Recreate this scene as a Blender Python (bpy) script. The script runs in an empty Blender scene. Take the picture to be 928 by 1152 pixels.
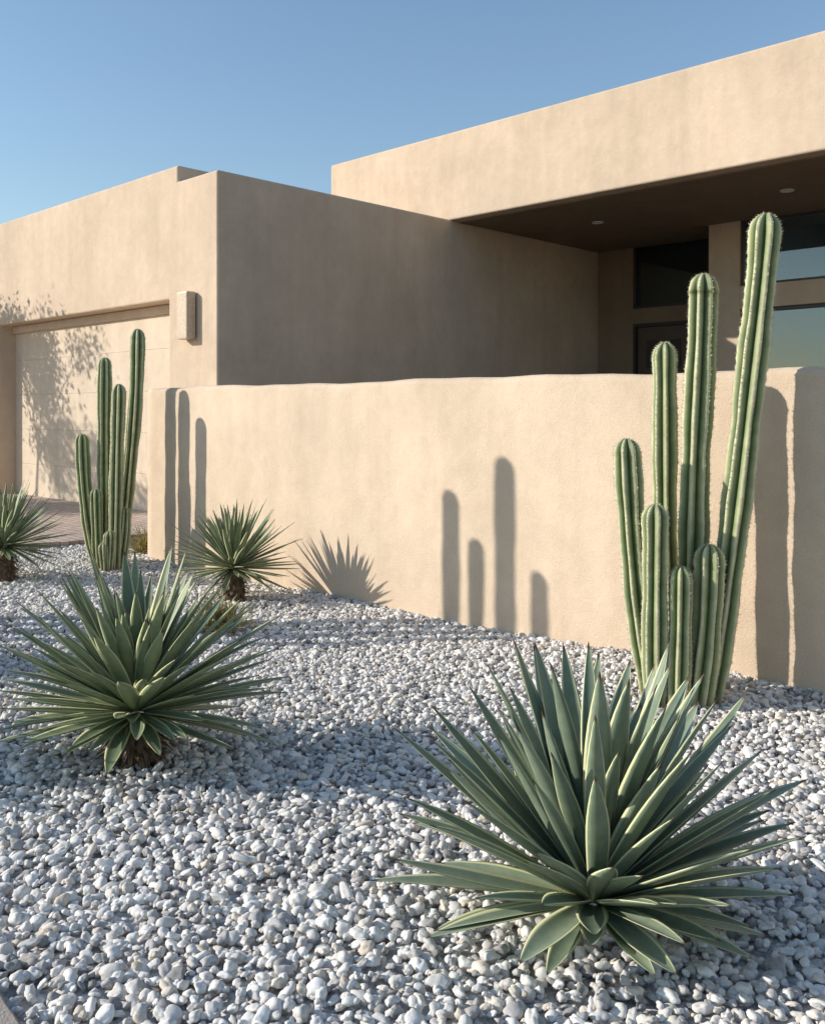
import bpy, bmesh, math, random
import numpy as np
from mathutils import Vector, Matrix
rnd = random.Random(7)
F=1070.0; H=1.5; HY=463.0; CX=464.0
EL=math.radians(23); SD=Vector((1,0.03,0)).normalized(); TAN=math.tan(EL)
scene=bpy.context.scene
# ---------------- helpers
C=Vector((-2.46,12.0)); L=Vector((-0.717,0.697)).normalized()
R=Vector((L.y,-L.x))
def W(u,v,z): 
    p=C+L*u+R*v
    return Vector((p.x,p.y,z))
def G(x,y):
    D=F*H/(y-HY); return Vector(((x-CX)/F*D,D))
def Zat(y,D): return H+(HY-y)*D/F
def link(o,parent=None):
    scene.collection.objects.link(o)
    if parent: o.parent=parent
    return o
def empty(name,loc=(0,0,0)):
    e=bpy.data.objects.new(name,None); e.empty_display_size=.2; scene.collection.objects.link(e); return e
def mesh_obj(name,verts,faces,mat=None,parent=None,smooth=False,cols=None):
    me=bpy.data.meshes.new(name); me.from_pydata([tuple(v) for v in verts],[],faces); 
    if cols is not None:
        a=me.color_attributes.new(name='vc',type='FLOAT_COLOR',domain='POINT')
        a.data.foreach_set('color',np.array(cols,dtype=np.float32).ravel())
    me.update()
    if smooth: me.polygons.foreach_set('use_smooth',[True]*len(me.polygons))
    o=bpy.data.objects.new(name,me)
    if mat: me.materials.append(mat)
    return link(o,parent)
def fixn(o):
    bm=bmesh.new(); bm.from_mesh(o.data); bmesh.ops.recalc_face_normals(bm,faces=bm.faces); bm.to_mesh(o.data); bm.free()
def bevel(o,w,seg=3):
    m=o.modifiers.new('b','BEVEL'); m.width=w; m.segments=seg; m.limit_method='ANGLE'; m.harden_normals=False
    o.data.polygons.foreach_set('use_smooth',[True]*len(o.data.polygons))
    n=o.modifiers.new('wn','WEIGHTED_NORMAL'); n.keep_sharp=False
def box(name,u0,u1,v0,v1,z0,z1,mat,parent=None,bev=0):
    vs=[W(u,v,z) for z in (z0,z1) for (u,v) in ((u0,v0),(u1,v0),(u1,v1),(u0,v1))]
    fs=[(0,1,2,3),(4,5,6,7),(0,1,5,4),(1,2,6,5),(2,3,7,6),(3,0,4,7)]
    o=mesh_obj(name,vs,fs,mat,parent); fixn(o)
    if bev: bevel(o,bev)
    return o
def prism(name,prof,v0,v1,mat,parent=None,bev=0):
    n=len(prof); vs=[W(u,v0,z) for u,z in prof]+[W(u,v1,z) for u,z in prof]
    fs=[tuple(range(n)),tuple(range(n,2*n))]+[(i,(i+1)%n,n+(i+1)%n,n+i) for i in range(n)]
    o=mesh_obj(name,vs,fs,mat,parent); fixn(o)
    if bev: bevel(o,bev)
    return o
# ---------------- material helper
def newmat(name,rough=.8):
    m=bpy.data.materials.new(name); m.use_nodes=True; nt=m.node_tree
    b=nt.nodes['Principled BSDF']; b.inputs['Roughness'].default_value=rough
    return m,nt,b
def N(nt,t,**k):
    n=nt.nodes.new(t)
    for a,v in k.items():
        if a in n.inputs.keys(): n.inputs[a].default_value=v
        else: setattr(n,a,v)
    return n
def ramp(nt,stops,fac=None,interp='LINEAR'):
    r=nt.nodes.new('ShaderNodeValToRGB'); cr=r.color_ramp; cr.interpolation=interp
    while len(cr.elements)<len(stops): cr.elements.new(.5)
    for e,(p,c) in zip(cr.elements,stops):
        e.position=p; e.color=(*c,1) if len(c)==3 else c
    if fac is not None: nt.links.new(fac,r.inputs['Fac'])
    return r
def noise(nt,scale,detail=4,rough=.55,vec=None):
    n=nt.nodes.new('ShaderNodeTexNoise'); n.inputs['Scale'].default_value=scale; n.inputs['Detail'].default_value=detail; n.inputs['Roughness'].default_value=rough
    if vec is not None: nt.links.new(vec,n.inputs['Vector'])
    return n
def mixc(nt,a,b,fac,mode='MIX'):
    m=nt.nodes.new('ShaderNodeMix'); m.data_type='RGBA'; m.blend_type=mode
    for sock,val in ((m.inputs[6],a),(m.inputs[7],b),(m.inputs[0],fac)):
        if hasattr(val,'links') or isinstance(val,bpy.types.NodeSocket): nt.links.new(val,sock)
        elif isinstance(val,(int,float)): sock.default_value=val
        else: sock.default_value=(*val,1)
    return m.outputs[2]
def stucco(name,col,var=.07,fine=.35):
    m,nt,b=newmat(name,.92); b.inputs['Specular IOR Level'].default_value=.15
    tc=N(nt,'ShaderNodeTexCoord'); v=tc.outputs['Object']
    n1=noise(nt,.9,5,.6,v); n2=noise(nt,7,4,.6,v); n3=noise(nt,140,3,.6,v)
    mp=N(nt,'ShaderNodeMapping'); mp.inputs['Scale'].default_value=(3.2,3.2,.35); nt.links.new(v,mp.inputs['Vector'])
    n4=noise(nt,1.0,4,.6,mp.outputs['Vector'])
    d=tuple(c*(1-var*1.6) for c in col); l=tuple(min(1,c*(1+var)) for c in col)
    r1=ramp(nt,[(.3,d),(.7,l)],n1.outputs['Fac'])
    r2=ramp(nt,[(.3,(.91,.90,.89)),(.65,(1.03,1.03,1.03))],n2.outputs['Fac'])
    r4=ramp(nt,[(.35,(.91,.90,.89)),(.6,(1.02,1.02,1.02))],n4.outputs['Fac'])
    c=mixc(nt,r1.outputs[0],r2.outputs[0],.6,'MULTIPLY'); c=mixc(nt,c,r4.outputs[0],.7,'MULTIPLY')
    r3=ramp(nt,[(.3,(.84,.84,.84)),(.7,(1.12,1.12,1.12))],n3.outputs['Fac']); c=mixc(nt,c,r3.outputs[0],.7,'MULTIPLY')
    nt.links.new(c,b.inputs['Base Color'])
    bp=N(nt,'ShaderNodeBump'); bp.inputs['Strength'].default_value=fine; bp.inputs['Distance'].default_value=.008; nt.links.new(n3.outputs['Fac'],bp.inputs['Height'])
    bp2=N(nt,'ShaderNodeBump'); bp2.inputs['Strength'].default_value=.25; bp2.inputs['Distance'].default_value=.03
    nt.links.new(n2.outputs['Fac'],bp2.inputs['Height']); nt.links.new(bp.outputs[0],bp2.inputs['Normal']); nt.links.new(bp2.outputs[0],b.inputs['Normal'])
    return m
M_house=stucco('house_stucco',(.64,.505,.375),.07,.45)
M_wall=stucco('garden_wall_stucco',(.68,.54,.40),.07,.6)
M_door=stucco('garage_door_paint',(.66,.545,.42),.04,.1)
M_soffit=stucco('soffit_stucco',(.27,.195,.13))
def plain(name,col,rough=.6,metal=0,ns=30):
    m,nt,b=newmat(name,rough); b.inputs['Metallic'].default_value=metal
    tc=N(nt,'ShaderNodeTexCoord'); n=noise(nt,ns,4,.6,tc.outputs['Object'])
    r=ramp(nt,[(.3,tuple(c*.8 for c in col)),(.7,tuple(min(1,c*1.15) for c in col))],n.outputs['Fac']); nt.links.new(r.outputs[0],b.inputs['Base Color']); return m
M_frame=plain('bronze_frame',(.035,.03,.026),.45)
M_fix=plain('fixture_metal',(.55,.43,.31),.5)
M_white=plain('downlight_trim',(.75,.72,.68),.5)
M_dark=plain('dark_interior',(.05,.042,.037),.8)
M_paving=plain('low_bounce_paving',(.11,.085,.065),.95)  # unseen courtyard paving, darkened to cut bounce onto the shaded house wall
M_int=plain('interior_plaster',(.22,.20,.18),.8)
def glass(name,tint,gl):
    m=bpy.data.materials.new(name); m.use_nodes=True; nt=m.node_tree; nt.nodes.clear()
    o=N(nt,'ShaderNodeOutputMaterial'); t=N(nt,'ShaderNodeBsdfTransparent'); t.inputs[0].default_value=(*tint,1)
    g=N(nt,'ShaderNodeBsdfGlossy'); g.inputs['Roughness'].default_value=.01; g.inputs[0].default_value=(.9,.95,1,1)
    mx=N(nt,'ShaderNodeMixShader'); mx.inputs[0].default_value=gl
    nt.links.new(t.outputs[0],mx.inputs[1]); nt.links.new(g.outputs[0],mx.inputs[2]); nt.links.new(mx.outputs[0],o.inputs[0]); return m
M_glass=glass('window_glass',(.72,.87,.93),.07)

# ---------------- HOUSE
house=empty('stucco_house')
prof=[(0,-.1),(0,4.56),(.92,4.56),(.92,4.78),(15,4.78),(15,-.1),(6.65,-.1),(6.65,3.0),(1.14,3.0),(1.14,-.1)]
prism('garage_wing_walls',prof,0,8.8,M_house,house,.035)
# garage door: sections
gd=empty('garage_door'); gd.parent=house
nsec=5; zt=2.99; hs=zt/nsec
for i in range(nsec):
    box('door_section_%d'%i,1.1,6.7,.30,.36,i*hs+.001,(i+1)*hs-.001,M_door,gd,.002)
box('door_backing',1.1,6.7,.361,.40,0,3.0,M_door,gd)
box('door_head_trim',1.145,6.645,.24,.298,2.87,2.995,M_house,gd,.01)
# porch roof
box('roof_fascia_slab',-14,2.91,4.4,7.75,4.55,5.95,M_house,house,.035)
box('roof_rear',-14,2.905,7.7,13.2,5.5,5.945,M_house,house)
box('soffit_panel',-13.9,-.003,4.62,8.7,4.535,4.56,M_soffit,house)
box('side_rear_wall',.003,.5,8.7,13,0,5.5,M_house,house)
# entry wall v=8.6
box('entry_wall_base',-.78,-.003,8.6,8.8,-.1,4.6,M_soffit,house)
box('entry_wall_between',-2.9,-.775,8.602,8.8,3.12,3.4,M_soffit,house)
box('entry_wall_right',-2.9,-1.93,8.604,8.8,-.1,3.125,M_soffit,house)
box('entry_upper_glass',-2.8,-.78,8.66,8.68,3.4,4.6,M_glass,house)
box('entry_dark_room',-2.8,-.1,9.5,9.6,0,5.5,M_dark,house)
for (a,b_,c,d) in ((-.83,-.775,3.4,4.54),(-2.3,-2.25,3.4,4.54),(-2.8,-.78,3.4,3.45)):
    box('entry_window_frame',a,b_,8.59,8.65,c,d,M_frame,house)
box('entry_door_leaf',-1.88,-.83,8.66,8.7,0,3.06,plain('entry_door',(.10,.065,.045),.5),house)
for (a,b_,c,d) in ((-.83,-.777,0,3.12),(-1.93,-1.88,0,3.12),(-1.88,-.83,3.06,3.12)):
    box('entry_door_frame',a,b_,8.58,8.66,c,d,M_frame,house)
for k in range(3):
    box('entry_door_light',-1.7,-1.02,8.645,8.66,1.0+k*.65,1.5+k*.65,M_dark,house,.005)
# window wall v=7.6
box('window_wall_pillar',-3.3,-2.77,7.6,7.85,-.1,4.56,M_house,house,.015)
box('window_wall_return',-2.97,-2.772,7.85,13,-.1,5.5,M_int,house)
box('window_wall_band',-9.6,-3.3,7.6,7.85,3.13,3.50,M_house,house,.012)
box('window_wall_sill',-9.6,-3.3,7.6,7.85,-.1,.9,M_house,house,.012)
box('window_wall_end',-14,-9.6,7.602,7.85,-.1,4.56,M_house,house)
box('porch_end_wall',-14,-13.7,4.7,7.6,-.1,4.55,M_house,house)
box('upper_glass',-9.6,-3.3,7.72,7.73,3.5,4.56,M_glass,house)
box('lower_glass',-9.6,-3.3,7.72,7.73,.9,3.13,M_glass,house)
for z0,z1 in ((3.5,4.535),(.9,3.13)):
    box('frame_top',-9.6,-3.3,7.66,7.76,z1-.05,z1,M_frame,house); box('frame_bottom',-9.6,-3.3,7.66,7.76,z0,z0+.04,M_frame,house)
    for u in (-3.3,-5.35,-7.4,-9.55): box('frame_mullion',u-.05,u,7.655,7.765,z0,z1,M_frame,house)
# room behind the glass; rear opening added so sky shows in place of reflection
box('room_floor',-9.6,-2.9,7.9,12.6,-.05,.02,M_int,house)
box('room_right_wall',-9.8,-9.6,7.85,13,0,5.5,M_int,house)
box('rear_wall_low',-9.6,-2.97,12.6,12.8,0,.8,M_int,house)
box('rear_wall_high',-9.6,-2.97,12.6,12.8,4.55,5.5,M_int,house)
for u in (-5.0,-7.9): box('added_rear_mullion',u-.06,u,12.62,12.7,.8,4.55,M_frame,house)
# downlights
def downlight(x,y):
    D=(4.535-H)*F/(HY-y); X=(x-CX)/F*D
    e=empty('recessed_downlight'); e.parent=house
    vs=[];fs=[];n=28
    prof=[(.095,4.535),(.095,4.523),(.075,4.520),(.068,4.534)]
    for r,z in prof:
        for i in range(n): a=i*2*math.pi/n; vs.append((X+r*math.cos(a),D+r*math.sin(a),z))
    for j in range(len(prof)-1):
        for i in range(n): fs.append((j*n+i,j*n+(i+1)%n,(j+1)*n+(i+1)%n,(j+1)*n+i))
    mesh_obj('trim_ring',vs,fs,M_white,e)
    mesh_obj('lens',[(X+.07*math.cos(i*2*math.pi/n),D+.07*math.sin(i*2*math.pi/n),4.531) for i in range(n)],[tuple(range(n))],M_white,e)
downlight(672,250); downlight(885,214)
# ---------------- wall sconce
sc=empty('wall_sconce')
vs=[];fs=[];n=14
u0,u1=.46,.72
for z in (2.44,2.46,3.03,3.05):
    k=.97 if z in(2.44,3.05) else 1
    for i in range(n+1):
        a=math.pi*i/n; cu=math.copysign(abs(math.cos(a))**.25,math.cos(a)); sv=abs(math.sin(a))**.25
        vs.append(W((u0+u1)/2+.13*k*cu,-.02-.13*k*sv,z))
m_=n+1
for j in range(3):
    for i in range(n): fs.append((j*m_+i,j*m_+i+1,(j+1)*m_+i+1,(j+1)*m_+i))
fs.append(tuple(range(m_)));fs.append(tuple(range(3*m_,4*m_)))
o=mesh_obj('shade',vs,fs,M_fix,sc); fixn(o)
box('back_plate',u0+.015,u1-.015,-.022,-.001,2.5,2.99,M_frame,sc)
# ---------------- garden wall (hand-trowelled: edges wander a few millimetres)
vs=[];fs=[]; NU=120
pr=[(-1.81,-.2),(-1.81,1.69),(-1.797,1.722),(-1.768,1.737),(-1.592,1.737),(-1.563,1.722),(-1.55,1.69),(-1.55,-.2)]
for i in range(NU+1):
    u=-1.4-14.6*i/NU
    wz=.007*math.sin(u*1.9)+.005*math.sin(u*4.7+1)+.003*math.sin(u*11+2); wv=.005*math.sin(u*2.6+.7)+.003*math.sin(u*7.1)
    ins=.03 if i==0 else 0
    for v,z in pr:
        vv=v+(wv if z>0 else 0)
        if i==0: vv=-1.68+(vv+1.68)*.86; z=z-(.02 if z>0 else 0)
        vs.append(W(u,vv,z+(wz if z>0 else 0)))
    if i==0:
        for v,z in pr:
            vv=v+(wv if z>0 else 0); vs.append(W(u-.025,vv,z+(wz if z>0 else 0)))
rows=NU+2; n8=8
for i in range(rows-1):
    for j in range(n8-1): a=i*n8+j; fs.append((a,a+1,a+n8+1,a+n8))
fs.append(tuple(range(n8))); fs.append(tuple(range((rows-1)*n8,rows*n8)))
o=mesh_obj('garden_wall',vs,fs,M_wall,None,True); fixn(o)
# ---------------- ground etc
def hgt(x,y):
    return .018*math.sin(x*1.7+y*.9)+.014*math.sin(x*.8-y*2.3+1)+.008*math.sin(4.1*x+3.3*y)
m,nt,b=newmat('desert_ground',.95); tc=N(nt,'ShaderNodeTexCoord'); n1=noise(nt,.15,8,.65,tc.outputs['Object']); n2=noise(nt,20,4,.6,tc.outputs['Object'])
r=ramp(nt,[(.3,(.30,.23,.16)),(.7,(.40,.32,.24))],n1.outputs['Fac']); c=mixc(nt,r.outputs[0],n2.outputs['Color'],.08); nt.links.new(c,b.inputs['Base Color']); M_ground=m
S=3000
mesh_obj('ground',[(-S,-S,-.06),(S,-S,-.06),(S,S,-.06),(-S,S,-.06)],[(0,1,2,3)],M_ground)
# gravel bed
m,nt,b=newmat('gravel_bed',.95); tc=N(nt,'ShaderNodeTexCoord')
vo=N(nt,'ShaderNodeTexVoronoi'); vo.inputs['Scale'].default_value=38; nt.links.new(tc.outputs['Object'],vo.inputs['Vector'])
sep=N(nt,'ShaderNodeSeparateColor'); nt.links.new(vo.outputs['Color'],sep.inputs[0])
r=ramp(nt,[(0,(.32,.31,.30)),(.5,(.5,.49,.48)),(1,(.7,.68,.66))],sep.outputs[0]); nt.links.new(r.outputs[0],b.inputs['Base Color'])
bp=N(nt,'ShaderNodeBump',invert=True); bp.inputs['Strength'].default_value=1; bp.inputs['Distance'].default_value=.02; nt.links.new(vo.outputs['Distance'],bp.inputs['Height']); nt.links.new(bp.outputs[0],b.inputs['Normal'])
M_bed=m
vs=[];fs=[];nx,ny=90,80
for j in range(ny+1):
    for i in range(nx+1):
        x=-9+18*i/nx; y=1+12*j/ny; vs.append((x,y,hgt(x,y)-.012))
for j in range(ny):
    for i in range(nx):
        a=j*(nx+1)+i
        fs.append((a,a+1,a+nx+2,a+nx+1))
mesh_obj('gravel_bed',vs,fs,M_bed,None,True)
# pavers driveway
m,nt,b=newmat('brick_pavers',.85); tc=N(nt,'ShaderNodeTexCoord'); mp=N(nt,'ShaderNodeMapping'); mp.inputs['Rotation'].default_value=(0,0,math.radians(45.8)); nt.links.new(tc.outputs['Object'],mp.inputs[0])
bt=N(nt,'ShaderNodeTexBrick'); bt.inputs['Scale'].default_value=2.2; bt.inputs['Color1'].default_value=(.42,.325,.26,1); bt.inputs['Color2'].default_value=(.52,.42,.345,1); bt.inputs['Mortar'].default_value=(.24,.19,.155,1); bt.inputs['Mortar Size'].default_value=.02
nt.links.new(mp.outputs[0],bt.inputs['Vector']); n2=noise(nt,12,4,.6,tc.outputs['Object']); c=mixc(nt,bt.outputs['Color'],n2.outputs['Fac'],.5,'OVERLAY'); nt.links.new(c,b.inputs['Base Color'])
bp=N(nt,'ShaderNodeBump',invert=True); bp.inputs['Distance'].default_value=.01; nt.links.new(bt.outputs['Fac'],bp.inputs['Height']); nt.links.new(bp.outputs[0],b.inputs['Normal'])
box('driveway',.0,9.5,-14,.32,-.1,.055,m)
M_conc=stucco('concrete',(.40,.35,.30),.12,.5)
box('courtyard_ground',-14,-.0,-1.55,12.6,-.1,.03,M_paving)
# kerb
kp=[(-6.5,6.0),(-4.2,4.6),(-2.6,3.55),(-1.6,2.84),(-1.12,2.48),(-.97,2.32),(-.74,2.07),(-.2,1.75),(.8,1.55),(3,1.45),(7,1.5)]
def cr(ps,n=10):
    out=[]
    P=[Vector(p) for p in ps]; P=[P[0]*2-P[1]]+P+[P[-1]*2-P[-2]]
    for i in range(1,len(P)-2):
        for k in range(n):
            t=k/n; a,b_,c_,d=P[i-1:i+3]
            out.append(.5*((2*b_)+(c_-a)*t+(2*a-5*b_+4*c_-d)*t*t+(3*b_-a-3*c_+d)*t**3))
    out.append(P[-2]); return out
kc=cr(kp); vs=[];fs=[]
for i,p in enumerate(kc):
    t=(kc[min(i+1,len(kc)-1)]-kc[max(i-1,0)]).normalized(); nrm=Vector((t.y,-t.x))
    for off,z in ((0,-.1),(0,.03),(.012,.045),(.11,.045),(.125,.03),(.13,-.1)):
        q=p+nrm*off if nrm.dot(Vector((-1,-1)))>0 else p-nrm*off
        vs.append((q.x,q.y,z))
for i in range(len(kc)-1):
    for j in range(5): a=i*6+j; fs.append((a,a+1,a+7,a+6))
o=mesh_obj('concrete_kerb',vs,fs,M_conc); fixn(o)
# ---------------- gravel stones (instanced, one object)
rs=np.random.RandomState(3)
sp=.0275
kx=np.array([p.x for p in kc]); ky=np.array([p.y for p in kc])
gx=np.arange(-8,6.5,sp); gy=np.arange(1.5,12.4,sp)
X,Y=np.meshgrid(gx,gy); X=X+rs.uniform(-.5,.5,X.shape)*sp*1.15; Y=Y+rs.uniform(-.5,.5,Y.shape)*sp*1.15
X=X.ravel();Y=Y.ravel()
ok=(np.abs(X)<.434*Y+.7)
kyi=np.interp(X,kx,ky); ok&=(Y>kyi+.015)
U=(X-C.x)*L.x+(Y-C.y)*L.y; V=(X-C.x)*R.x+(Y-C.y)*R.y
ok&=~((V>-1.80)&(U<-1.38)); ok&=~((U>-.02)&(V>-14)); ok&=(V<-.02)
X=X[ok];Y=Y[ok]
Z=.018*np.sin(X*1.7+Y*.9)+.014*np.sin(X*.8-Y*2.3+1)+.008*np.sin(4.1*X+3.3*Y)+rs.uniform(-.007,.014,X.shape)
me=bpy.data.meshes.new('gravel'); me.vertices.add(len(X)); me.vertices.foreach_set('co',np.stack([X,Y,Z],1).astype(np.float32).ravel()); me.update()
gravel=link(bpy.data.objects.new('gravel',me))
m,nt,b=newmat('gravel_stone',.8); b.inputs['Specular IOR Level'].default_value=.2
oi=N(nt,'ShaderNodeObjectInfo'); tc=N(nt,'ShaderNodeTexCoord')
r=ramp(nt,[(0,(.28,.27,.26)),(.1,(.45,.43,.415)),(.28,(.63,.605,.575)),(.5,(.74,.715,.68)),(.68,(.79,.755,.70)),(.8,(.87,.85,.815)),(.9,(.66,.57,.46)),(1,(.92,.90,.86))],oi.outputs['Random'])
nn=noise(nt,1.6,5,.65,tc.outputs['Object']); r2=ramp(nt,[(.3,(.78,.77,.76)),(.65,(1.04,1.04,1.03))],nn.outputs['Fac'])
c=mixc(nt,r.outputs[0],r2.outputs[0],.85,'MULTIPLY'); nt.links.new(c,b.inputs['Base Color'])
nb=noise(nt,6,4,.6,tc.outputs['Object']); bp=N(nt,'ShaderNodeBump'); bp.inputs['Strength'].default_value=.35; bp.inputs['Distance'].default_value=.003; nt.links.new(nb.outputs['Fac'],bp.inputs['Height']); nt.links.new(bp.outputs[0],b.inputs['Normal'])
M_stone=m
ng=bpy.data.node_groups.new('scatter','GeometryNodeTree'); ng.interface.new_socket('Geometry',in_out='INPUT',socket_type='NodeSocketGeometry'); ng.interface.new_socket('Geometry',in_out='OUTPUT',socket_type='NodeSocketGeometry')
gi=ng.nodes.new('NodeGroupInput'); go=ng.nodes.new('NodeGroupOutput'); lk=ng.links.new
join=ng.nodes.new('GeometryNodeJoinGeometry')
shapes=[(1,.72,.55),(1,.8,.5),(.95,.62,.5),(.85,.8,.62),(1.1,.6,.45),(.9,.7,.7),(1,.85,.45),(.8,.7,.6),(1.15,.75,.5),(.9,.55,.45)]
for i,s in enumerate(shapes):
    ico=ng.nodes.new('GeometryNodeMeshIcoSphere'); ico.inputs['Radius'].default_value=1; ico.inputs['Subdivisions'].default_value=3
    pos=ng.nodes.new('GeometryNodeInputPosition'); add=ng.nodes.new('ShaderNodeVectorMath'); add.operation='ADD'; add.inputs[1].default_value=(i*13.7,i*5.1,0); lk(pos.outputs[0],add.inputs[0])
    nz=ng.nodes.new('ShaderNodeTexNoise'); nz.inputs['Scale'].default_value=.9; nz.inputs['Detail'].default_value=1.8; lk(add.outputs[0],nz.inputs['Vector'])
    mr=ng.nodes.new('ShaderNodeMapRange'); mr.inputs[1].default_value=.25; mr.inputs[2].default_value=.75; mr.inputs[3].default_value=.58; mr.inputs[4].default_value=1.42; lk(nz.outputs[0],mr.inputs[0])
    sc_=ng.nodes.new('ShaderNodeVectorMath'); sc_.operation='SCALE'; lk(pos.outputs[0],sc_.inputs[0]); lk(mr.outputs[0],sc_.inputs['Scale'])
    spn=ng.nodes.new('GeometryNodeSetPosition'); lk(ico.outputs['Mesh'],spn.inputs['Geometry']); lk(sc_.outputs[0],spn.inputs['Position'])
    tr=ng.nodes.new('GeometryNodeTransform'); tr.inputs['Scale'].default_value=s; lk(spn.outputs[0],tr.inputs['Geometry'])
    sh=ng.nodes.new('GeometryNodeSetShadeSmooth'); lk(tr.outputs[0],sh.inputs[0])
    sm=ng.nodes.new('GeometryNodeSetMaterial'); sm.inputs['Material'].default_value=M_stone; lk(sh.outputs[0],sm.inputs[0])
    g2=ng.nodes.new('GeometryNodeGeometryToInstance'); lk(sm.outputs[0],g2.inputs[0]); lk(g2.outputs[0],join.inputs[0])
iop=ng.nodes.new('GeometryNodeInstanceOnPoints'); lk(gi.outputs[0],iop.inputs['Points']); lk(join.outputs[0],iop.inputs['Instance']); iop.inputs['Pick Instance'].default_value=True
ri=ng.nodes.new('FunctionNodeRandomValue'); ri.data_type='INT'; ri.inputs[4].default_value=0; ri.inputs[5].default_value=9; lk(ri.outputs[2],iop.inputs['Instance Index'])
rr=ng.nodes.new('FunctionNodeRandomValue'); rr.data_type='FLOAT_VECTOR'; rr.inputs[0].default_value=(-.6,-.6,0); rr.inputs[1].default_value=(.6,.6,6.28); rr.inputs['Seed'].default_value=5; lk(rr.outputs[0],iop.inputs['Rotation'])
rf=ng.nodes.new('FunctionNodeRandomValue'); rf.data_type='FLOAT'; rf.inputs[2].default_value=0; rf.inputs[3].default_value=1; rf.inputs['Seed'].default_value=9
pw=ng.nodes.new('ShaderNodeMath'); pw.operation='POWER'; pw.inputs[1].default_value=2.2; lk(rf.outputs[1],pw.inputs[0])
ma=ng.nodes.new('ShaderNodeMath'); ma.operation='MULTIPLY_ADD'; ma.inputs[1].default_value=.0175; ma.inputs[2].default_value=.0118; lk(pw.outputs[0],ma.inputs[0]); lk(ma.outputs[0],iop.inputs['Scale'])
lk(iop.outputs[0],go.inputs[0])
md=gravel.modifiers.new('scatter','NODES'); md.node_group=ng

# ---------------- leaf plants
def leafmat(name,dark,light,edge,tip=(.09,.05,.03),basec=(.30,.32,.17),edge0=.70):
    m,nt,b=newmat(name,.5); b.inputs['Specular IOR Level'].default_value=.4
    at=N(nt,'ShaderNodeAttribute',attribute_name='vc'); sp_=N(nt,'ShaderNodeSeparateColor'); nt.links.new(at.outputs['Color'],sp_.inputs[0])
    tc=N(nt,'ShaderNodeTexCoord'); n=noise(nt,22,4,.6,tc.outputs['Object'])
    rr_=ramp(nt,[(0,dark),(1,light)],sp_.outputs[2]); nr=ramp(nt,[(.3,(.74,.78,.82)),(.7,(1.14,1.11,1.08))],n.outputs['Fac'])
    c=mixc(nt,rr_.outputs[0],nr.outputs[0],.8,'MULTIPLY')
    br=ramp(nt,[(.0,(1,1,1)),(.16,(0,0,0))],sp_.outputs[0]); c=mixc(nt,c,basec,br.outputs[0])
    er=ramp(nt,[(edge0,(0,0,0)),(edge0+.1,(1,1,1))],sp_.outputs[1]); c=mixc(nt,c,edge,er.outputs[0])
    tr_=ramp(nt,[(.955,(0,0,0)),(.975,(1,1,1))],sp_.outputs[0]); c=mixc(nt,c,tip,tr_.outputs[0])
    nt.links.new(c,b.inputs['Base Color']); return m
M_ag=leafmat('agave_leaf',(.135,.185,.120),(.26,.315,.22),(.62,.62,.37))
M_yu=leafmat('yucca_leaf',(.135,.18,.10),(.25,.30,.175),(.58,.57,.31))
M_dead=leafmat('dead_leaf',(.09,.058,.035),(.19,.13,.08),(.20,.15,.09),basec=(.07,.05,.03))
M_yel=leafmat('dry_shrub_leaf',(.30,.24,.08),(.46,.40,.16),(.44,.38,.17),basec=(.2,.16,.07))
CT=[-1,-.8,-.42,0,.42,.8,1,.5,0,-.5]
def leaf(vs,fs,cs,c0,az,el,Ln,w,curve,rv,twist=0,seg=12,trough=.35,thick=.10):
    base=len(vs); p=Vector(c0)
    daz=twist
    for k in range(seg+1):
        s=k/seg; e=el+curve*s*s; a=az+daz*s
        d=Vector((math.cos(e)*math.cos(a),math.cos(e)*math.sin(a),math.sin(e))); n=Vector((-math.sin(e)*math.cos(a),-math.sin(e)*math.sin(a),math.cos(e)))
        side=Vector((-math.sin(a),math.cos(a),0))
        ww=w*.5*((.55+.45*math.sin(min(1,s/.52)*math.pi/2)) if s<.52 else max(.02,math.cos((s-.52)/.48*math.pi/2)**.85))
        if s>.94: ww=min(ww,w*.06*(1-s)/.06+.0008)
        tr_=trough*(1-.3*s)
        for i,t in enumerate(CT):
            off=tr_*abs(t)**1.4*ww
            if i>=7: off=off*.9-(thick*ww*2+.0015)*(1-abs(t)*.8)
            q=p+side*(t*ww)+n*off; vs.append(q); cs.append((s,abs(t) if i<7 else abs(t)*.3,rv,1))
        p=p+d*(Ln/seg)
    m_=len(CT)
    for k in range(seg):
        for i in range(m_): a=base+k*m_+i; b_=base+k*m_+(i+1)%m_; fs.append((a,b_,b_+m_,a+m_))
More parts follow.
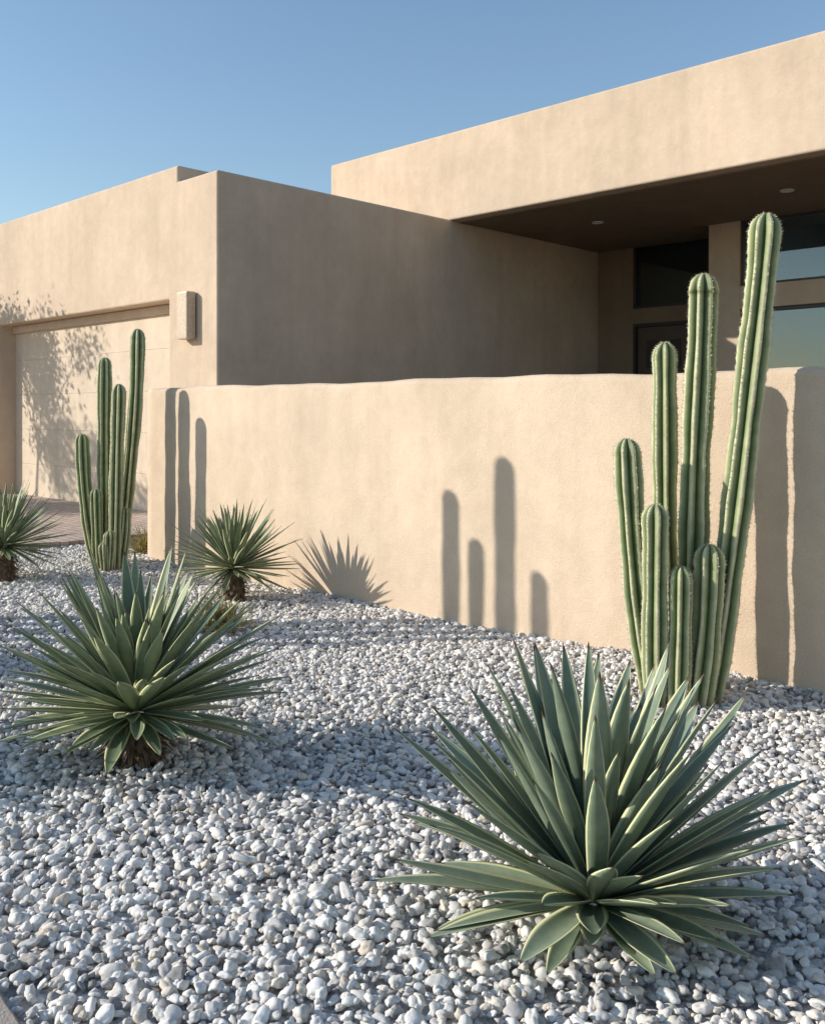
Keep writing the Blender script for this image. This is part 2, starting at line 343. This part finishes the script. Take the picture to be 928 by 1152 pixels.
def rosette(name,pos,zc,n,Lr,w,elmin,elmax,mat,front=1.0,seed=1,trunk=None,stem=.1,power=1.0,droop=-.12,up=0):
    rn=random.Random(seed); root=empty(name); vs=[];fs=[];cs=[]
    for i in range(n):
        t=i/(n-1); az=i*2.39996+rn.uniform(-.15,.15); el=math.radians(elmin+(elmax-elmin)*t**power)+rn.uniform(-.11,.11)
        fl=1-(1-front)*max(0,-math.sin(az))**1.0*min(1,max(0,1.25-el))
        Ln=Lr*(.72+.33*math.sin(math.pi*(.15+.6*t)))*fl*rn.uniform(.78,1.1)*(1+up*math.sin(max(0,el)))
        if t>.93: Ln*=rn.uniform(.6,.85)
        r0=.05*(1-t)+.01; zz=zc-.02+stem*t
        c0=(pos[0]+r0*math.cos(az),pos[1]+r0*math.sin(az),zz)
        leaf(vs,fs,cs,c0,az,el,Ln,w*rn.uniform(.74,1.15)*(1-.15*t)*(.8+.2*fl),(droop if el<.9 else droop*.3)*rn.uniform(.0,1.5)+rn.uniform(-.10,.10),rn.random(),rn.uniform(-.16,.16))
    o=mesh_obj('leaves',vs,fs,mat,root,True,cs); fixn(o)
    if trunk:
        r,zt_=trunk; vs=[];fs=[];cs=[]
        nn_=16
        for k in range(7):
            z=-.03+zt_*k/6
            for i in range(nn_): a=i*2*math.pi/nn_; rr_=r*(1.15-.3*k/6)*rn.uniform(.85,1.1); vs.append((pos[0]+rr_*math.cos(a),pos[1]+rr_*math.sin(a),z)); cs.append((.5,0,rn.random()*.3,1))
        for k in range(6):
            for i in range(nn_): fs.append((k*nn_+i,k*nn_+(i+1)%nn_,(k+1)*nn_+(i+1)%nn_,(k+1)*nn_+i))
        for i in range(190):
            az=rn.uniform(0,6.28); z=zt_*rn.uniform(.1,1.0); 
            leaf(vs,fs,cs,(pos[0]+r*.8*math.cos(az),pos[1]+r*.8*math.sin(az),z),az,rn.uniform(-1.1,.1),rn.uniform(.4,1)*r*1.3,.018,-.6,rn.random(),rn.uniform(-.4,.4),5)
        mesh_obj('trunk',vs,fs,M_dead,root,True,cs)
    return root
p=G(668,1054); rosette('agave_plant',p,.12,122,.58,.088,-6,80,M_ag,.58,4,stem=.06,power=.85,up=.14)
p=G(152,862); rosette('agave_plant',(p.x,p.y+.02),.23,155,.61,.072,-14,82,M_yu,.72,8,trunk=(.10,.22),stem=.08,power=.9)
rosette('yucca_plant',(-1.42,7.55),.27,150,.50,.044,-28,84,M_yu,.85,5,trunk=(.08,.27),stem=.06,power=.8,droop=.0)
p=G(5,655); rosette('yucca_plant',(p.x,p.y),.33,150,.52,.044,-28,84,M_yu,.85,6,trunk=(.09,.33),stem=.06,power=.8,droop=.0)
rosette('agave_plant',(-3.25,5.45),.24,120,.62,.062,-14,82,M_yu,.9,12,trunk=(.11,.25),stem=.08)
rosette('agave_plant',(-3.0,3.95),.2,110,.70,.07,-10,82,M_yu,.9,13,trunk=(.11,.2),stem=.08)
def tuft(name,pos,n,Ln,seed,zc=.0,sp=.09):
    rn=random.Random(seed); vs=[];fs=[];cs=[]
    for i in range(n):
        az=rn.uniform(0,6.28); el=rn.uniform(.15,1.4); 
        q=(pos[0]+rn.uniform(-sp,sp),pos[1]+rn.uniform(-sp,sp),zc)
        leaf(vs,fs,cs,q,az,el,Ln*rn.uniform(.5,1.1),.014,-.5,rn.random(),0,5)
    return mesh_obj(name,vs,fs,M_yel,None,True,cs)
p=G(245,708); tuft('dry_grass_tuft',p,260,.24,2,0,.10)
p=G(157,628); tuft('dry_grass_tuft',(p.x,p.y+.3),170,.34,3)
# ---------------- cactus
m,nt,b=newmat('cactus_skin',.55); b.inputs['Specular IOR Level'].default_value=.3
at=N(nt,'ShaderNodeAttribute',attribute_name='vc'); sp_=N(nt,'ShaderNodeSeparateColor'); nt.links.new(at.outputs['Color'],sp_.inputs[0])
tc=N(nt,'ShaderNodeTexCoord'); n=noise(nt,14,5,.6,tc.outputs['Object'])
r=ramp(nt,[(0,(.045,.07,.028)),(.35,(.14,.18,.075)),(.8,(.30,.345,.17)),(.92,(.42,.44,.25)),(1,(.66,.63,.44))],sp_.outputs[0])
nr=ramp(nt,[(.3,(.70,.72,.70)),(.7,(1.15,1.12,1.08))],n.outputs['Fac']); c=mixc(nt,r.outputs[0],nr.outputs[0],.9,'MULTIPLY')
ol=ramp(nt,[(0,(1,1,1)),(.12,(0,0,0))],sp_.outputs[1]); c=mixc(nt,c,(.26,.21,.12),ol.outputs[0])
nt.links.new(c,b.inputs['Base Color'])
nb=noise(nt,90,4,.6,tc.outputs['Object']); bp=N(nt,'ShaderNodeBump'); bp.inputs['Strength'].default_value=.3; bp.inputs['Distance'].default_value=.004; nt.links.new(nb.outputs['Fac'],bp.inputs['Height']); nt.links.new(bp.outputs[0],b.inputs['Normal'])
M_cac=m
M_spine=plain('spine',(.70,.64,.48),.6)
def cactus(name,stems,spines=True,seed=1):
    rn=random.Random(seed); root=empty(name)
    for si,(b0,t0,rad,bow) in enumerate(stems):
        b0=Vector(b0); t0=Vector(t0); ax=(t0-b0); Ln=ax.length
        mid=(b0+t0)/2+Vector(bow)
        vs=[];fs=[];cs=[];sv=[];sf=[]
        nr_=7; seg=nr_*8; K=max(16,int(Ln/.025))
        ss=[k/K for k in range(K)]; hd=rad*1.3/Ln
        ss=[s for s in ss if s<1-hd]+[1-hd*(1-q) for q in (0,.2,.38,.54,.68,.8,.9,.96,.99)]+[1]
        tw=rn.uniform(0,1); ph=rn.uniform(0,6); wa=rn.uniform(.3,1)
        for s in ss:
            p=b0*(1-s)**2+mid*2*s*(1-s)+t0*s*s; tn=((mid-b0)*(1-s)+(t0-mid)*s).normalized()
            p=p+Vector((.007*math.sin(s*Ln*4.3+ph)*s,.005*math.sin(s*Ln*3.1+ph*2)*s,0))*wa*min(1,Ln)
            e1=tn.cross(Vector((0,1,0))).normalized(); e2=tn.cross(e1)
            rr_=rad*(1+.05*math.sin(s*Ln*9+ph)+.025*math.sin(s*Ln*23+ph*2)+rn.uniform(-.01,.01))*(.86+.14*min(1,s*Ln/.25))
            q=0
            if s>1-hd: q=(s-1+hd)/hd; rr_*=math.sqrt(max(0,1-q*q))
            bump=.025*math.sin(s*Ln*2*math.pi/.05)
            tws=tw+.12*math.sin(s*Ln*1.5+ph)
            for i in range(seg):
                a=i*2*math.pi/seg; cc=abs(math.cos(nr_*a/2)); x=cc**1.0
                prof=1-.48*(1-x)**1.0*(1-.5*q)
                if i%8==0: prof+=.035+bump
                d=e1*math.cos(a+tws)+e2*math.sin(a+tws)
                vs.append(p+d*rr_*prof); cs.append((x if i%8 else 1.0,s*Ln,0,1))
        m_=seg
        for k in range(len(ss)-1):
            for i in range(m_): fs.append((k*m_+i,k*m_+(i+1)%m_,(k+1)*m_+(i+1)%m_,(k+1)*m_+i))
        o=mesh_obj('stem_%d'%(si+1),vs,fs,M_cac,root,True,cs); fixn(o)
        if spines:
            for k in range(3,len(ss)-1):
                cen=sum((vs[k*m_+i] for i in range(0,m_,8)),Vector())/nr_
                for i in range(0,m_,8):
                    for rep in range(2):
                        q=vs[k*m_+i].lerp(vs[(k+1)*m_+i],rn.random()) if k<len(ss)-9 else vs[k*m_+i]
                        d=(q-cen)
                        if d.length<.004: d=Vector((0,0,1))
                        d=d.normalized()
                        for _ in range(3):
                            dd=(d+Vector((rn.uniform(-.9,.9),rn.uniform(-.9,.9),rn.uniform(-.6,.9)))).normalized(); l=rn.uniform(.006,.015)
                            sd=dd.cross(Vector((rn.random(),rn.random(),rn.random()))).normalized()*.0011
                            j=len(sv); sv+= [q-sd,q+sd,q+dd*l]; sf.append((j,j+1,j+2))
            mesh_obj('spines_%d'%(si+1),sv,sf,M_spine,root)
    return root
def stem(x0,y0,x1,y1,wpx,D,dd=0,bow=(0,0,0)):
    D2=D+dd; z0=-.03
    return ((( x0-CX)/F*D2,D2,z0),((x1-CX)/F*(D2),D2,Zat(y1,D2)),wpx/2/F*D2*1.1,bow)
D=4.92
cactus('columnar_cactus',[stem(735,0,704,493,27,D,.02,(-.05,0,.0)),stem(752,0,748,385,25,D,.245,(-.02,0,0)),stem(738,0,737,567,26,D,-.10,(-.01,0,0)),
 stem(775,0,791,308,30,D,.08,(-.02,0,0)),stem(762,0,766,637,24,D,-.14),stem(783,0,798,612,30,D,-.10,(.03,0,0)),stem(797,0,861,240,30,D,-.03,(.05,0,.0))],True,3)
D=9.2
cactus('columnar_cactus',[stem(112,0,93,488,14,D,0,(-.09,0,0)),stem(119,0,118,402,14.5,D,.02),stem(129,0,134,432,14,D,-.18),stem(133,0,156,370,14.5,D,.2,(.07,0,0)),
 stem(112,0,109,550,12,D,-.12,(-.02,0,0)),stem(122,0,124,597,12,D,-.26),stem(134,0,141,571,12,D,-.12,(.03,0,0)),stem(119,0,117,610,11,D,-.28)],True,5)
# cactus standing left of the photographed area (its shadow falls on the wall)
P0=Vector((2.16,4.98))
def wallpt(x):
    k=(x-CX)/F; t=(P0.x-k*P0.y)/(-L.x+k*L.y); q=P0+L*t; return q
st=[]
for x,y,r_,bx in ((507,553,.060,-3.55),(535,607,.052,-3.4),(567,515,.066,-3.6),(606,645,.052,-3.35)):
    q=wallpt(x); z=Zat(y,q.y); dist=(q.x-bx)/SD.x; by=q.y-SD.y*dist; st.append(((bx,by,-.03),(bx,by,z+dist*TAN),r_,(0,0,0)))
cactus('columnar_cactus',st,True,9)
# ---------------- tree at left of garage (shades the garage door)
def tree(name,pos,height,seed):
    rn=random.Random(seed); root=empty(name); vs=[];fs=[]; tips=[]
    def tube(p0,p1,r0,r1):
        d=(p1-p0).normalized(); e1=d.cross(Vector((.3,.9,.1))).normalized(); e2=d.cross(e1); b_=len(vs); n=8
        for p_,r_ in ((p0,r0),(p1,r1)):
            for i in range(n): a=i*2*math.pi/n; vs.append(p_+(e1*math.cos(a)+e2*math.sin(a))*r_)
        for i in range(n): fs.append((b_+i,b_+(i+1)%n,b_+n+(i+1)%n,b_+n+i))
    def grow(p,d,l,r,lev):
        q=p
        for k in range(3):
            d=(d+Vector((rn.uniform(-.2,.2),rn.uniform(-.2,.2),rn.uniform(-.05,.15)))).normalized(); q2=q+d*l/3; tube(q,q2,r*(1-.15*k),r*(1-.15*(k+1))); q=q2
            if lev<=2: tips.append((q,lev))
        if lev==0: return
        for _ in range(3 if lev>1 else 4):
            nd=(d+Vector((rn.uniform(-.9,.9),rn.uniform(-.9,.9),rn.uniform(-.5,.5)))).normalized(); grow(q,nd,l*rn.uniform(.6,.85),r*.55,lev-1)
    grow(Vector(pos),Vector((0,0,1)),height*.25,.10,4)
    mesh_obj('trunk_and_limbs',vs,fs,plain('bark',(.14,.11,.07),.9),root,True)
    lv=[];lf=[]
    for q,lev in tips:
        for _ in range(30):
            o_=q+Vector((rn.gauss(0,.17),rn.gauss(0,.17),rn.gauss(0,.15))); a=Vector((rn.uniform(-1,1),rn.uniform(-1,1),rn.uniform(-1,1))).normalized(); b2=a.cross(Vector((rn.random(),rn.random(),1))).normalized()
            j=len(lv); s=rn.uniform(.035,.08); lv+=[o_-a*s,o_+b2*s*.5,o_+a*s,o_-b2*s*.5]; lf.append((j,j+1,j+2,j+3))
    mesh_obj('foliage',lv,lf,plain('tree_leaf',(.08,.12,.045),.6),root)
tree('palo_verde_tree',(-11.9,16.2,-.05),7.2,21)
# ---------------- ridge added behind the house, seen through the glass instead of a reflection
vs=[];fs=[];nx=140;ny=10
for j in range(ny+1):
    for i in range(nx+1):
        x=-250+700*i/nx; y=360+18*j*2
        k=math.sin(math.pi*j/ny); hh=47*math.exp(-((x-232)/38)**2)+18*math.exp(-((x-20)/120)**2)+14*math.exp(-((x-330)/90)**2)
        z=k*(hh+1.2*math.sin(x*.11)+.8*math.sin(x*.31+j))-1; vs.append((x,y,z))
for j in range(ny):
    for i in range(nx): a=j*(nx+1)+i; fs.append((a,a+1,a+nx+2,a+nx+1))
mesh_obj('reflection_hill',vs,fs,plain('hazed_scrub',(.24,.33,.34),.95,0,.05),None,True)  # distance haze is put into this pale colour
# ---------------- light
sun=bpy.data.lights.new('sun','SUN'); sun.energy=5.0; sun.angle=math.radians(.5); sun.color=(1,.935,.84)
so=link(bpy.data.objects.new('sun',sun)); d=Vector((SD.x*math.cos(EL),SD.y*math.cos(EL),-math.sin(EL))); so.rotation_euler=d.to_track_quat('-Z','Y').to_euler()
w=bpy.data.worlds.new('World'); scene.world=w; w.use_nodes=True; nt=w.node_tree; bg=nt.nodes['Background']
sky=nt.nodes.new('ShaderNodeTexSky'); sky.sky_type='NISHITA'; sky.sun_disc=False; sky.sun_elevation=EL; sky.sun_rotation=math.radians(268.3); sky.air_density=1.3; sky.dust_density=.45; sky.ozone_density=3.3
hs_=nt.nodes.new('ShaderNodeHueSaturation'); hs_.inputs['Saturation'].default_value=.98; hs_.inputs['Value'].default_value=1.1
nt.links.new(sky.outputs[0],hs_.inputs['Color']); nt.links.new(hs_.outputs[0],bg.inputs[0]); bg.inputs[1].default_value=.15
# ---------------- camera
cam=bpy.data.cameras.new('camera'); co=link(bpy.data.objects.new('camera',cam)); co.location=(0,0,H); co.rotation_euler=(math.radians(90),0,0)
cam.sensor_width=36; cam.lens=F/1152*36; cam.shift_y=-(576-HY)/1152; cam.clip_end=6000; scene.camera=co
scene.view_settings.view_transform='Standard'; scene.view_settings.look='None'; scene.view_settings.exposure=0
